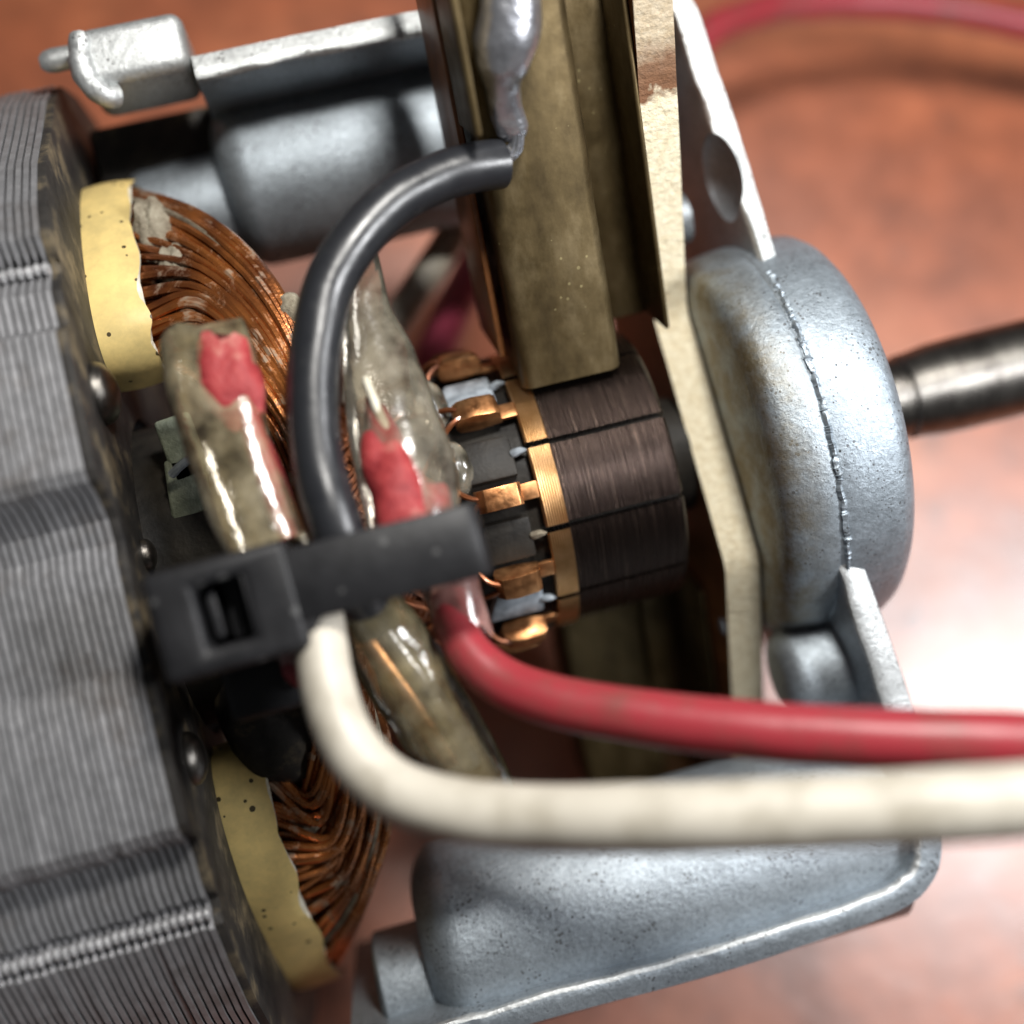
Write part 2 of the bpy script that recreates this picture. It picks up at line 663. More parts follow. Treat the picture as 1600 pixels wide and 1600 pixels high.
x = -5.26
ck = 0
while x > -8.7:
    th = .104
    s = 1 + random.uniform(-.0024, .0024)
    V, F = ring_plate(x - th + .034, x, s, random.uniform(-.012, .012), random.uniform(-.012, .012))
    lam = mk('lamination', V, F, 'lamination_steel', stator, ang=25)
    # small weld bead of this plate in the two weld grooves
    x -= th
V, F = ring_plate(-5.255, -5.14, .993)
end_plate = mk('end_plate', V, F, 'dark_varnish_and_shade', stator, ang=25, bevel=.03)
for yy, zz, r in ((4.08, 3.5, .085), (-4.22, 3.44, .085)):
    pts, rad = [], []
    xx = -5.3
    V, F = [], []
    parts = []
    while xx > -8.6:
        prof = [(xx - .045, 0.0), (xx - .04, r * .6), (xx - .012, r), (xx + .022, r * .95), (xx + .042, r * .5), (xx + .046, 0.0)]
        parts.append(lathe(prof, 10, yy + random.uniform(-.012, .012), zz + .03 + random.uniform(-.012, .012)))
        xx -= .104
    V, F = merge(*parts)
    mk('weld_bead', V, F, 'weld_metal', stator)


def dome(c, r, h, mat, parent, name, seg=24):
    prof = [(c[0] + h * math.sin(a), r * math.cos(a)) for a in np.linspace(-.35, math.pi / 2 - .01, 9)]
    V, F = lathe(prof, seg, c[1], c[2])
    F.append(tuple((len(prof) - 1) * seg + k for k in range(seg)))
    return mk(name, V, F, mat, parent)


dome((-5.12, 2.5, 2.95), .42, .24, 'shaft_steel', stator, 'rivet')
dome((-5.12, -2.35, 3.0), .36, .2, 'shaft_steel', stator, 'rivet')
dome((-5.12, .35, 2.6), .22, .14, 'shaft_steel', stator, 'rivet')

# --- field coil with its paper slot liners
coil = empty('field_coil', (-4, 0, 1.5), motor)


def liner(curve, flip):
    n = 40
    c = spline(curve, n)
    V, F, fm = [], [], []
    nx = 7
    # inward offset (towards the axis line of the slot)
    T = np.gradient(c, axis=0)
    T /= np.linalg.norm(T, axis=1)[:, None]
    Nn = np.stack([-T[:, 1], T[:, 0]], 1) * flip
    for layer in (0, 1):
        for i in range(n):
            edge = -4.42 + .11 * mnoise.noise(Vector((i * .25, layer, 3 + flip))) + .02 * mnoise.noise(Vector((i * 1.1, 0, 0)))
            e_end = min(i, n - 1 - i) / 3.0
            for j in range(nx):
                x = -5.3 + (edge + 5.3) * j / (nx - 1)
                p = c[i] + Nn[i] * (.055 * layer)
                bulge = .05 * math.sin(math.pi * j / (nx - 1))
                V.append((x, p[0] - Nn[i][0] * bulge, p[1] - Nn[i][1] * bulge))
    s = n * nx
    for i in range(n - 1):
        for j in range(nx - 1):
            a = i * nx + j
            F.append((a, a + 1, a + nx + 1, a + nx)); fm.append(0)
            F.append((s + a, s + a + nx, s + a + nx + 1, s + a + 1)); fm.append(0)
        a = i * nx + nx - 1
        F.append((a, s + a, s + a + nx, a + nx)); fm.append(1)
    for i in (0, n - 1):
        for j in range(nx - 1):
            a = i * nx + j
            F.append((a, a + 1, s + a + 1, s + a)); fm.append(1)
    return mk('slot_liner', V, F, ['slot_paper', 'paper_edge'], coil, fm=fm)


LU = [(5.95, -.5), (6.0, .15), (5.5, .85), (4.7, 1.55), (3.9, 1.98), (3.35, 2.08), (2.95, 1.85), (2.75, 1.3)]
LL = [(-2.55, .9), (-2.72, 1.5), (-3.4, 1.75), (-4.3, 1.5), (-5.1, .95), (-6.0, .0), (-6.8, -1.0), (-7.1, -2.0)]
liner(LU, 1)
liner(LL, 1)
lu = spline(LU, 60)
ll = spline(LL, 60)


def strand(s, t, r):
    """s 0 = outermost turn, 1 = innermost; t = layer below the surface"""
    j = lambda a: random.uniform(-a, a)
    a = lu[int(6 + s * 46)]
    b = ll[int(52 - s * 46)]
    dp = .16 + .22 * t
    ca = np.array([4.1, -1.0]) - a
    ca /= np.linalg.norm(ca)
    cb = np.array([-4.4, -1.0]) - b
    cb /= np.linalg.norm(cb)
    a = a + ca * dp
    b = b + cb * dp
    w = .05
    k = t * .17
    w2 = .13
    up = .35 * s
    pts = [(-5.3, a[0], a[1]), (-4.55 + j(w), a[0] + j(w), a[1] + j(w)),
           (-3.35 - .5 * s - k, 4.85 - 1.75 * s + j(w) - k * .4, 1.5 + .6 * s - t * .2 + j(w)),
           (-2.60 - .68 * s - k, 3.45 - 1.15 * s + j(w), 2.05 + up - t * .22 + j(w)),
           (-2.40 - .48 * s - k, 1.5 - .3 * s + j(w), 2.4 + up - t * .22 + j(w)),
           (-2.55 - .35 * s - k, -.5 + j(w), 2.5 + up - t * .22 + j(w)),
           (-2.65 - .5 * s - k, -2.0 + .3 * s + j(w2), 2.2 + up - t * .22 + j(w2)),
           (-2.75 - .72 * s - k, -3.6 + .9 * s + j(w2), 1.65 + up - t * .22 + j(w2)),
           (-3.45 - .5 * s - k, -5.2 + 1.65 * s + j(w2), .9 + .65 * s - t * .2 + j(w2)),
           (-4.55 + j(w), b[0] + j(w2), b[1] + j(w)), (-5.3, b[0], b[1])]
    return tube(spline(pts, 56), r, 7)


for t_ in range(4):
    for q in range(24):
        s = (q + .5 * (t_ % 2)) / 23.5 + random.uniform(-.012, .012)
        V, F = strand(min(1, max(0, s)), t_, random.uniform(.05, .062))
        mk('wire', V, F, 'dusty_varnish' if random.random() < .09 else 'copper_enamel', coil)
blobs_ = [(np.array([-4.15, 4.75, 1.2]), (.3, .6, .24)), (np.array([-3.95, 4.1, 1.5]), (.26, .45, .2))]
# cement and dust packed in the mouths of the slots
for cc, rr in ((np.array([-4.8, 4.15, .75]), (.34, .95, .55)), (np.array([-4.8, -4.2, .3]), (.3, 1.0, .5))) + tuple(blobs_):
    bm = bmesh.new()
    bmesh.ops.create_icosphere(bm, subdivisions=4, radius=1)
    for v in bm.verts:
        d = 1 + .22 * mnoise.noise(v.co * 3.1) + .12 * mnoise.noise(v.co * 8)
        v.co = Vector(cc) + Vector((v.co.x * rr[0], v.co.y * rr[1], v.co.z * rr[2])) * d
    link('slot_cement', bm, 'dusty_varnish', coil)

# --- front bracket
bracket = empty('front_bracket', (4.3, 0, -3.4), motor)
path = [(P(296, 79, 1.25), .44), (P(500, 37, 1.25), .44), (P(690, 2, 1.25), .44), (np.array([2.2, 6.95, 1.3]), .44), (np.array([3.5, 6.92, 1.35]), .45),
        (np.array([4.12, 6.8, 1.4]), .46), (np.array([4.42, 6.45, 1.45]), .46), (P(1126, 95, 1.5), .46), (P(1165, 210, 1.55), .46), (P(1220, 400, 1.8), .34), (P(1330, 800, 2.35), .36), (P(1352, 865, 2.35), .44),
        (P(1396, 985, 2.2), .50), (P(1436, 1105, 2.0), .52), (P(1468, 1225, 2.0), .50), (P(1482, 1320, 2.0), .48), (P(1465, 1384, 2.0), .46), (P(1405, 1434, 2.0), .46), (P(1250, 1490, 2.0), .46),
        (P(1100, 1538, 2.0), .46), (P(865, 1600, 2.0), .44), (P(700, 1650, 2.0), .44), (P(560, 1700, 2.0), .44)]
pp = spline([list(p) + [w] for p, w in path], 200)
T = np.gradient(pp[:, :2], axis=0)
T /= np.linalg.norm(T, axis=1)[:, None]
inn = np.stack([T[:, 1], -T[:, 0]], 1)           # inward for this direction of travel
sec = [(0, -3.9), (0, -.32), (.06, -.16), (.16, -.05), (.55, .0), (.86, .02), (.97, -.01), (1.0, -.08), (1.0, -.5), (1.02, -3.9)]
V, F = [], []
for i in range(len(pp)):
    w = pp[i, 3]
    jag = .035 * mnoise.noise(Vector((i * .23, 0, 0))) + .02 * mnoise.noise(Vector((i * .9, 5, 0)))
    for k, (a, z) in enumerate(sec):
        aa = a * w + (jag if k in (5, 6, 7) else 0)
        zz = pp[i, 2] + z + (.02 * mnoise.noise(Vector((i * .5, k, 2))) if 3 <= k <= 7 else 0)
        if k in (0, len(sec) - 1):
            zz = -3.0
        V.append((pp[i, 0] + inn[i, 0] * aa, pp[i, 1] + inn[i, 1] * aa, zz))
n = len(sec)
for i in range(len(pp) - 1):
    for k in range(n):
        F.append((i * n + k, i * n + (k + 1) % n, (i + 1) * n + (k + 1) % n, (i + 1) * n + k))
F.append(tuple(range(n)))
F.append(tuple((len(pp) - 1) * n + k for k in range(n))[::-1])
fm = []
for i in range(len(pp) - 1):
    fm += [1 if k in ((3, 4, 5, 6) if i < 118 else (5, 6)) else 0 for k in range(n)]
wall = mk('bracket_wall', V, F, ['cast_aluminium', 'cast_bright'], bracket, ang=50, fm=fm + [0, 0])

# bearing hub
prof = [(3.36, .95), (3.36, 2.62), (3.39, 2.82), (3.47, 2.95), (3.62, 3.03), (3.85, 3.075), (4.05, 3.10), (4.10, 3.085), (4.16, 3.115), (4.5, 3.12), (4.85, 3.12), (5.05, 3.09), (5.2, 3.0), (5.31, 2.86), (5.37, 2.68), (5.38, 2.45), (5.38, .72), (5.2, .70)]
HY = -.14
V, F = lathe(prof, 128, HY, 0)
mk('bearing_hub', V, F, 'cast_hub', bracket, ang=35)
# rough flash line of the casting over the hub
pts, rad = [], []
for k in range(320):
    a = math.radians(48 - 96 * k / 319)
    pts.append((4.14 + .12 * math.sin(a) ** 2 + .035 * mnoise.noise(Vector((k * .09, 1, 0))), HY + 3.1 * math.sin(a), 3.1 * math.cos(a)))
    rad.append(.045 + .028 * mnoise.noise(Vector((k * .21, 0, 4))) + .018 * mnoise.noise(Vector((k * .8, 3, 9))))
V, F = tube(pts, np.maximum(rad, .015), 8, wob=.5)
mk('casting_flash', V, F, 'cast_hub', bracket)


def capsule(x0, x1, r, y0, z0, name, r2=None, squash=1.0, mat='cast_aluminium', end=.55):
    r2 = r2 or r
    prof = []
    for a in np.linspace(0.02, math.pi / 2, 9):
        prof.append((x0 + end * (1 - math.sin(a)), r * (1 - .45) + r * .45 * math.sin(a) if a > .3 else r * .6 * a / .3))
    prof = [(x0, .01)] + [(x0, r * .45)] + [(x0 + end * (1 - math.cos(a)), r * .45 + r * .55 * math.sin(a)) for a in np.linspace(.15, math.pi / 2, 9)]
    prof += [(x1, r2), (x1, .01)]
    V, F = lathe(prof, 64, 0, 0)
    V = [(x, y0 + y, z0 + z * squash) for x, y, z in V]
    return mk(name, V, F, mat, bracket, ang=50)


capsule(-3.2, 3.6, 1.36, 6.0, -1.3, 'screw_boss', 1.4)
capsule(-4.7, -2.9, .85, 5.75, -1.4, 'screw_boss', .9, end=.3)
capsule(-2.95, 4.3, 1.5, -6.35, .25, 'screw_boss', 1.5, end=.6)
capsule(-3.75, -2.6, .95, -6.95, .1, 'screw_boss', .95, end=.12)
# small bosses beside the hub
capsule(3.3, 4.6, .74, -3.72, .62, 'end_boss', .76, end=.3)
capsule(2.9, 3.75, .34, 3.55, .3, 'end_boss', .38, end=.2)
# recessed hole in the end wall
bm = bmesh.new()
bmesh.ops.create_icosphere(bm, subdivisions=4, radius=1)
for v in bm.verts:
    v.co = Vector((4.06 + v.co.x * .33, 3.8 + v.co.y * .70, 1.25 + v.co.z * .72))
cutter = link('cutter', bm, 'cast_aluminium', None)
md = wall.modifiers.new('cut', 'BOOLEAN')
md.operation = 'DIFFERENCE'
md.solver = 'EXACT'
md.object = cutter
bpy.context.view_layer.update()
cut_mesh = bpy.data.meshes.new_from_object(wall.evaluated_get(bpy.context.evaluated_depsgraph_get()))
wall.modifiers.clear()
wall.data = cut_mesh
cut_mesh.set_sharp_from_angle(angle=math.radians(45))
cut_mesh.name = 'bracket_wall'
bpy.data.objects.remove(cutter)

# lug on the core, with its lip and pin
lugc = P(215, 92, .9)
V, F = box((0, 0, 0), (1.55, .86, 1.5))
bm_v = [(lugc[0] + v[0] + .02 * v[1], lugc[1] + v[1] + .0, .6 + v[2]) for v in V]
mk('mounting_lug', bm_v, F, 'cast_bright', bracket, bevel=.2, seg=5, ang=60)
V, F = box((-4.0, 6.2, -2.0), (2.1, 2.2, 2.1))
mk('leg_web', V, F, 'dark_varnish_and_shade', bracket, bevel=.12, seg=3, ang=60)  # shadow under the lug put into the colour; the leg itself is casting
pts = spline([P(128, 58, 1.25), P(127, 95, 1.32), P(140, 128, 1.3), P(165, 150, 1.2), P(183, 150, 1.1)], 30)
V, F = tube(pts, [.17 + .025 * mnoise.noise(Vector((i * .3, 0, 0))) for i in range(30)], 12, wob=.15)
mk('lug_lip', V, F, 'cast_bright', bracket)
pc = P(92, 93, .7)
prof = [(pc[0] - .28, .01), (pc[0] - .27, .09), (pc[0] - .2, .15), (pc[0] - .08, .175), (pc[0] + .5, .16)]
V, F = lathe(prof, 20, pc[1], .7)
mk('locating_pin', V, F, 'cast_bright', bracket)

# --- rotor: shaft, commutator, armature winding
prof = [(5.0, .62), (6.46, .66), (6.50, .625), (6.56, .625), (6.60, .69), (6.8, .70), (7.15, .75), (7.6, .765), (12, .77), (12, .01)]
V, F = lathe([(1.9, .6)] + prof, 64)
mk('shaft', V, F, 'shaft_steel', motor, ang=30)

comm = empty('commutator', (1, 0, 0), motor)
NSEG = 11
STEP = 360 / NSEG
SL0 = 15.6
prof_seg = [(.20, 1.75), (.20, 2.15), (.22, 2.17), (.51, 2.17), (.525, 2.165), (.535, 2.125), (.56, 2.12), (2.12, 2.12), (2.2, 2.10), (2.25, 2.04), (2.25, 1.75)]
for k in range(NSEG):
    a0 = math.radians(SL0 - STEP * (k + 1) + 1.15)
    a1 = math.radians(SL0 - STEP * k - 1.15)
    sg = 12
    V, F = lathe(prof_seg, sg, a0=a0, a1=a1)
    fm = []
    for i in range(len(prof_seg) - 1):
        fm += [0 if i <= 4 else 1] * sg
    n = len(prof_seg)
    m_ = sg + 1
    F.append(tuple(i * m_ for i in range(n)))
    fm.append(1)
    F.append(tuple(i * m_ + sg for i in range(n))[::-1])
    fm.append(1)
    mk('segment', V, F, ['commutator_copper', 'worn_copper'], comm, fm=fm, ang=30, own_origin=True)
V, F = lathe([(-1.25, .6), (-1.25, 1.6), (-1.1, 1.75), (-.9, 1.86), (-.1, 1.93), (.16, 1.96), (2.2, 1.96), (2.22, .95), (2.8, .9), (2.8, .6)], 66)
mk('moulded_core', V, F, 'bakelite', comm, ang=30)


def frame(a):
    """radial, tangential axes at angle a from +Z towards +Y"""
    return np.array([0, math.sin(a), math.cos(a)]), np.array([0, math.cos(a), -math.sin(a)])


X_ = np.array([1., 0, 0])
for k in range(NSEG):
    a = math.radians(SL0 - STEP * (k + .5)) + random.uniform(-.02, .02)
    r, tt = frame(a)
    # neck, then the tang folded back over itself
    neck = box(X_ * .06 + r * 2.12, (.34, .24, .07), (X_, tt, r))
    hwid = random.uniform(.155, .18)
    prof2 = [(-.02, 2.13), (-.04, 2.34), (-.10, 2.40), (-.40, 2.425), (-.58, 2.40), (-.67, 2.32), (-.69, 2.2), (-.64, 2.10), (-.35, 2.08)]
    hv = []
    for sg_ in (-1, 1):
        for xx, rr in prof2:
            hv.append(X_ * (xx + random.uniform(-.012, .012)) + r * (rr + random.uniform(-.012, .012)) + tt * sg_ * hwid)
    np_ = len(prof2)
    hf = [tuple(range(np_)), tuple(range(2 * np_ - 1, np_ - 1, -1))] + [(q, np_ + q, np_ + (q + 1) % np_, (q + 1) % np_) for q in range(np_)]
    hk = (hv, hf)
    V, F = merge(neck, hk)
    mk('hook', V, F, 'hook_copper', comm, bevel=.014, seg=2, ang=35)
    # resin-covered paper wedge between two hooks
    a2 = math.radians(SL0 - STEP * k) + random.uniform(-.03, .03)
    r2, t2 = frame(a2)
    V, F = box(X_ * -.42 + r2 * 2.0, (.85, .62, .16), (X_, t2, r2))
    V = [np.array(v) + (X_ * .18 if i in (2, 3) else 0) for i, v in enumerate(V)]
    mk('slot_wedge', V, F, 'wedge_paper' if k in (10, 2, 5) else 'bakelite', comm, bevel=.05, ang=35)
    V, F = tube(spline([X_ * -.02 + r2 * 2.06, X_ * .1 + r2 * 2.1 + t2 * .02, X_ * .2 + r2 * 2.1], 8), [.05, .06, .06, .055, .05, .04, .03, .015], 8, wob=.4)
    mk('resin_bead', V, F, 'dusty_varnish' if k % 2 else 'wedge_paper', comm)

arm = empty('armature', (-3, 0, 0), motor)
V, F = lathe([(-3.3, .5), (-3.3, 2.3), (-8.5, 2.3), (-8.5, .5)], 64)
mk('armature_core', V, F, 'bakelite', arm, ang=30)
V, F = lathe([(-3.25, .6), (-3.2, 1.95), (-2.7, 2.0), (-2.0, 1.85), (-1.5, 1.6), (-1.2, 1.3), (-1.0, .7)], 48)
mk('winding_base', V, F, 'armature_copper', arm)
for k in range(120):
    a = 2 * math.pi * k / 120 + random.uniform(-.05, .05)
    sweep = random.uniform(1.6, 2.5)
    pts = []
    for f in np.linspace(0, 1, 9):
        h = math.sin(math.pi * f)
        rr = 2.12 - .5 * h * random.uniform(.7, 1.0) + random.uniform(-.03, .03)
        r, tt = frame(a + sweep * f)
        pts.append(X_ * (-3.2 + 1.75 * h ** .7 + random.uniform(-.05, .05)) + r * rr)
    V, F = tube(spline(pts, 24), .045, 6)
    mk('wire', V, F, 'armature_copper', arm)
for k in range(NSEG):           # leads from the winding up to the hooks
    for q in (-1, 1):
        a = math.radians(SL0 - STEP * (k + .5))
        pts = []
        for f, xx, rr in ((0, -.42, 2.33), (.12, -.72, 2.30), (.45, -1.05, 2.08), (.8, -1.5, 1.98), (1.3, -2.1, 2.0)):
            r, tt = frame(a + q * f * .42 + random.uniform(-.03, .03))
            pts.append(X_ * (xx + random.uniform(-.05, .05)) + r * (rr + random.uniform(-.04, .05)))
        V, F = tube(spline(pts, 26), .042, 7)
        mk('tap_wire', V, F, 'armature_copper', arm)


def blob(name, c, rr, mat, parent, seed=0, amp=.3, sub=4):
    bm = bmesh.new()
    bmesh.ops.create_icosphere(bm, subdivisions=sub, radius=1)
    for v in bm.verts:
        d = 1 + amp * mnoise.noise(v.co * 2.1 + Vector((seed, 0, 0))) + amp * .5 * mnoise.noise(v.co * 5 + Vector((0, seed, 0)))
        v.co = Vector(c) + Vector((v.co.x * rr[0], v.co.y * rr[1], v.co.z * rr[2])) * d
    return link(name, bm, mat, parent)


blob('lacing_knot', P(668, 640, 1.6), (.3, .42, .25), 'smoky_sleeve', arm, 1, .12)
blob('lacing_knot', P(706, 735, 2.0), (.3, .44, .25), 'smoky_sleeve', arm, 2, .12)
blob('lacing_knot', P(455, 490, 2.0), (.22, .3, .25), 'dusty_varnish', coil, 3, .1)
blob('shade_lump', P(425, 1110, 1.3), (.75, 1.1, .7), 'dark_varnish_and_shade', coil, 13, .1)  # dark lump added to fill in the cable tie's shadow

# green-grey insulating sheets standing on the near pole
for px, py, w, h, rot in ((285, 700, .5, .9, .1), (298, 790, .55, 1.3, -.1), (310, 850, .6, .9, .15)):
    c = P(px, py, 2.1)
    V, F = box(c, (w, h, .14), (np.array([math.cos(rot), math.sin(rot), 0]), np.array([-math.sin(rot), math.cos(rot), 0]), np.array([0, 0, 1])))
    mk('insulating_sheet', V, F, 'grey_green', coil, bevel=.05, ang=60)
V, F = tube(spline([P(268, 742, 2.4), P(285, 725, 2.5), P(306, 712, 2.5)], 10), .06, 8)
mk('insulation_or_shade_strip', V, F, 'wedge_paper', coil)
# --- brush board and the two brush holders
board_poly = [(6.6, 4.2), (5.6, 3.42), (4.0, 2.15), (2.2, .66), (2.0, .62), (.2, .88), (-1.75, 1.15), (-1.95, 1.08), (-4.3, -.62), (-5.4, -1.6), (-5.4, -3.6), (-4.5, -4.0), (-2.2, -2.6), (2.2, -2.6), (4.5, -1.0), (6.6, 1.0)]
pb = []
for k in range(len(board_poly)):
    a = np.array(board_poly[k]); b = np.array(board_poly[(k + 1) % len(board_poly)])
    for f in np.linspace(0, 1, 6)[:-1]:
        q = a + (b - a) * f
        pb.append((q[0] + .012 * mnoise.noise(Vector((q[0] * 4, q[1] * 4, 0))), q[1] + .02 * mnoise.noise(Vector((q[0] * 4, q[1] * 4, 7)))))
V, F = ext(pb, 2.79, 3.33)
fm = [0, 0] + [1] * len(pb)
board = mk('brush_board', V, F, ['fibre_face', 'fibre_edge'], motor, fm=fm, bevel=0, ang=30)
for p in ((1105, 750), (1115, 985)):
    c = P(p[0], p[1], .4)
    V, F = lathe([(2.75, .01), (2.75, .12), (2.78, .14)], 16, c[1], .2)
    mk('board_rivet', V, F, 'wedge_paper', board)

BA = math.radians(25)


def brush_holder(sign):
    """tube holder along b; sign +1 rises towards the camera, -1 is its mirror on the other side of the shaft"""
    b = np.array([0, math.cos(BA), math.sin(BA)]) * sign
    nn = np.array([0, -math.sin(BA), math.cos(BA)])
    ax = (X_, b, nn)
    root = empty('brush_holder', X_ * 1.1 + b * 4.5, motor)
    n0 = 1.12 if sign > 0 else .1
    wl = .055
    x0, x1 = .40, 1.78
    b0, b1 = (2.02, 7.6) if sign > 0 else (2.4, 6.0)
    # folded sheet channel: near face and left wall, rounded fold
    sec = []
    for a in np.linspace(0, math.pi / 2, 7):
        sec.append((x0 + .16 - .16 * math.sin(a), n0 - .16 + .16 * math.cos(a)))
    sec = [(x1 + .10, n0 - 1.6), (x1 + .08, n0 - .2), (x1 + .02, n0 - .06), (x1 - .08, n0)] + sec + [(x0, -1.1)]
    inn_ = [(xx + (wl if xx < 1 else -wl * .8), nz - wl) for xx, nz in sec]
    V, F = [], []
    bs = np.linspace(b0, b1, 24)
    for bb in bs:
        for xx, nz in sec + inn_[::-1]:
            off = .015 * mnoise.noise(Vector((xx * 2, bb * 1.3, nz)))
            V.append(X_ * (xx + off) + b * bb + nn * (nz + off))
    q = len(sec) * 2
    for i in range(len(bs) - 1):
        for k in range(q):
            F.append((i * q + k, i * q + (k + 1) % q, (i + 1) * q + (k + 1) % q, (i + 1) * q + k))
    h = len(sec)
    for i in (0, len(bs) - 1):
        for k in range(h - 1):
            F.append((i * q + k, i * q + k + 1, i * q + q - 2 - k, i * q + q - 1 - k))
    mk('brass_tube', V, F, 'tarnished_brass', root, ang=50)
    V, F = box(X_ * 2.73 + b * 4.75 + nn * -.55, (.07, 5.0, 2.3), ax)
    mk('flange', V, F, 'tarnished_brass', root, bevel=.025, ang=50)
    V, F = box(X_ * 2.3 + b * 4.9 + nn * (n0 - 1.6), (.95, 5.3, .06), ax)
    mk('flange_step', V, F, 'tarnished_brass', root, bevel=.015, ang=50)
    V, F = box(X_ * 1.15 + b * 3.2 + nn * (0 if sign > 0 else -.6), (1.2, 2.1, 1.7 if sign > 0 else .9), ax)
    mk('carbon_brush', V, F, 'bakelite', root, bevel=.04, ang=50)
    dome((2.74, (b * 2.75 + nn * .2)[1], (b * 2.75 + nn * .2)[2]), .12, -.06, 'tarnished_brass', root, 'flange_rivet', 14)
    return root, b, nn, ax


holder, hb, hn, hax = brush_holder(1)
brush_holder(-1)
# brown strip on the holder's left wall: its shade and reflection as colour
V, F = box(X_ * .26 + hb * 5.3 + hn * -.25, (.10, 5.8, 1.7), hax)
mk('insulation_or_shade_strip', V, F, 'fibre_face', holder, bevel=.03, ang=50)
# terminal tab and solder
V, F = box(X_ * .30 + hb * 6.9 + hn * 1.3, (.10, 2.4, 1.3), hax)
mk('terminal_tab', V, F, 'tarnished_brass', holder, bevel=.03, ang=50)
pts = spline([P(795, -60, 4.55), P(793, 30, 4.35), P(790, 75, 4.2), P(785, 120, 4.0), P(788, 165, 3.75), P(800, 200, 3.55), P(805, 222, 3.45)], 40)
rr = np.interp(np.linspace(0, 1, 40), [0, .3, .45, .55, .7, .85, .95, 1], [.36, .40, .36, .25, .20, .19, .14, .03])
V, F = tube(pts, rr, 16, flat=.8, wob=.25)
mk('solder', V, F, 'solder', holder)

# ------------------------------------------------------------------ leads, sleeves and the cable tie
def wire(name, pts, r, mat, label, cat, n=90, sides=20, group=None, wob=.03):
    q = np.array([list(p) + [rr] for p, rr in zip(pts, r)])
    q = spline(q, n)
    V, F = tube(q[:, :3], q[:, 3], sides, wob=wob)
    o = mk(name, V, F, mat, None, ang=60)
    return tag(o, label, cat, group)


bl = wire('black_lead', [P(782, 256, 3.35), P(735, 263, 3.5), P(685, 278, 3.6), P(620, 313, 3.75), P(560, 370, 3.9), P(515, 445, 4.0), P(495, 530, 4.1), P(488, 620, 4.2), P(497, 720, 4.3), P(520, 810, 4.4), P(550, 900, 4.3), P(590, 985, 4.1)],
          [.32] * 9 + [.33, .33, .30], 'black_rubber', 'thick glossy black lead curving from the solder joint down under the cable tie', 'wire')
V, F = [], []
parts = []
for k in range(7):
    a = k * .9
    o_ = np.array([math.cos(a), math.sin(a), .3 * math.sin(2 * a)]) * .07
    parts.append(tube(spline([P(776, 252, 3.4) + o_ * .8, P(792, 244, 3.45) + o_, P(806, 228, 3.5) + o_, P(810, 205, 3.6) + o_ * .6], 14), .035, 6))
V, F = merge(*parts)
mk('bare_strands', V, F, 'solder', bl)

wire('white_lead', [P(500, 960, 4.7), P(503, 1010, 4.9), P(512, 1070, 5.1), P(530, 1130, 5.3), P(565, 1190, 5.5), P(625, 1238, 5.7), P(720, 1266, 6.0), P(850, 1277, 6.35), P(1050, 1278, 6.9), P(1300, 1268, 7.4), P(1520, 1256, 7.8), P(1800, 1240, 8.2)],
     [.28, .30, .31, .32, .33, .34, .34, .35, .36, .37, .37, .37], 'white_pvc', 'thick white lead bending from under the cable tie to the right edge in front', 'wire', 110)
wire('red_lead', [P(700, 930, 4.0), P(715, 985, 4.2), P(742, 1030, 4.4), P(790, 1068, 4.6), P(860, 1094, 4.9), P(980, 1117, 5.3), P(1150, 1138, 5.8), P(1350, 1152, 6.3), P(1600, 1160, 6.8), P(1800, 1165, 7.1)],
     [.24, .26, .28, .30, .31, .32, .33, .33, .33, .33], 'red_pvc', 'red lead running right just above the white lead', 'wire', 100)
wire('red_lead', [P(1000, 150, -5.8), P(1060, 95, -5.9), P(1120, 42, -6.2), P(1210, 12, -6.8), P(1330, 4, -7.15), P(1460, 12, -7.2), P(1600, 38, -7.2), P(1800, 90, -7.2)],
     [.34] * 8, 'red_pvc', 'blurred red lead arching over the table behind the bracket, top right corner', 'wire')
wire('white_lead', [P(775, 240, -2.8), P(738, 318, -2.5), P(692, 392, -2.3), P(644, 464, -2.1), P(602, 532, -2.0), P(565, 620, -2.2), P(545, 740, -2.6)],
     [.29] * 7, 'white_pvc', 'blurred white lead behind the loop of the black lead', 'wire')
wire('plum_lead', [P(800, 260, -5.8), P(770, 350, -5.2), P(735, 430, -4.6), P(700, 500, -4.0), P(668, 590, -3.2), P(650, 720, -2.8)],
     [.38] * 6, 'plum_pvc', 'blurred plum red lead beside the left edge of the brass brush holder', 'wire')


def sleeve(name, pts, r, mat, label, flat=.8, n=60, wob=.1, seed=0, cat='sleeve', boxy=0):
    q = np.array([list(p) + [rr] for p, rr in zip(pts, r)])
    q = spline(q, n)
    V, F = tube(q[:, :3], q[:, 3], 28, flat=flat, wob=wob, seed=seed, boxy=boxy, ragged=.25)
    o = mk(name, V, F, mat, None, ang=60)
    return tag(o, label, cat)


def inner(o, name, pts, r, mat, n=40, sides=12, wob=.1, boxy=0):
    q = np.array([list(p) + [rr] for p, rr in zip(pts, r)])
    q = spline(q, n)
    V, F = tube(q[:, :3], q[:, 3], 24 if boxy else sides, wob=wob, boxy=boxy, ragged=.3 if boxy else 0)
    return mk(name, V, F, mat, o, ang=60)


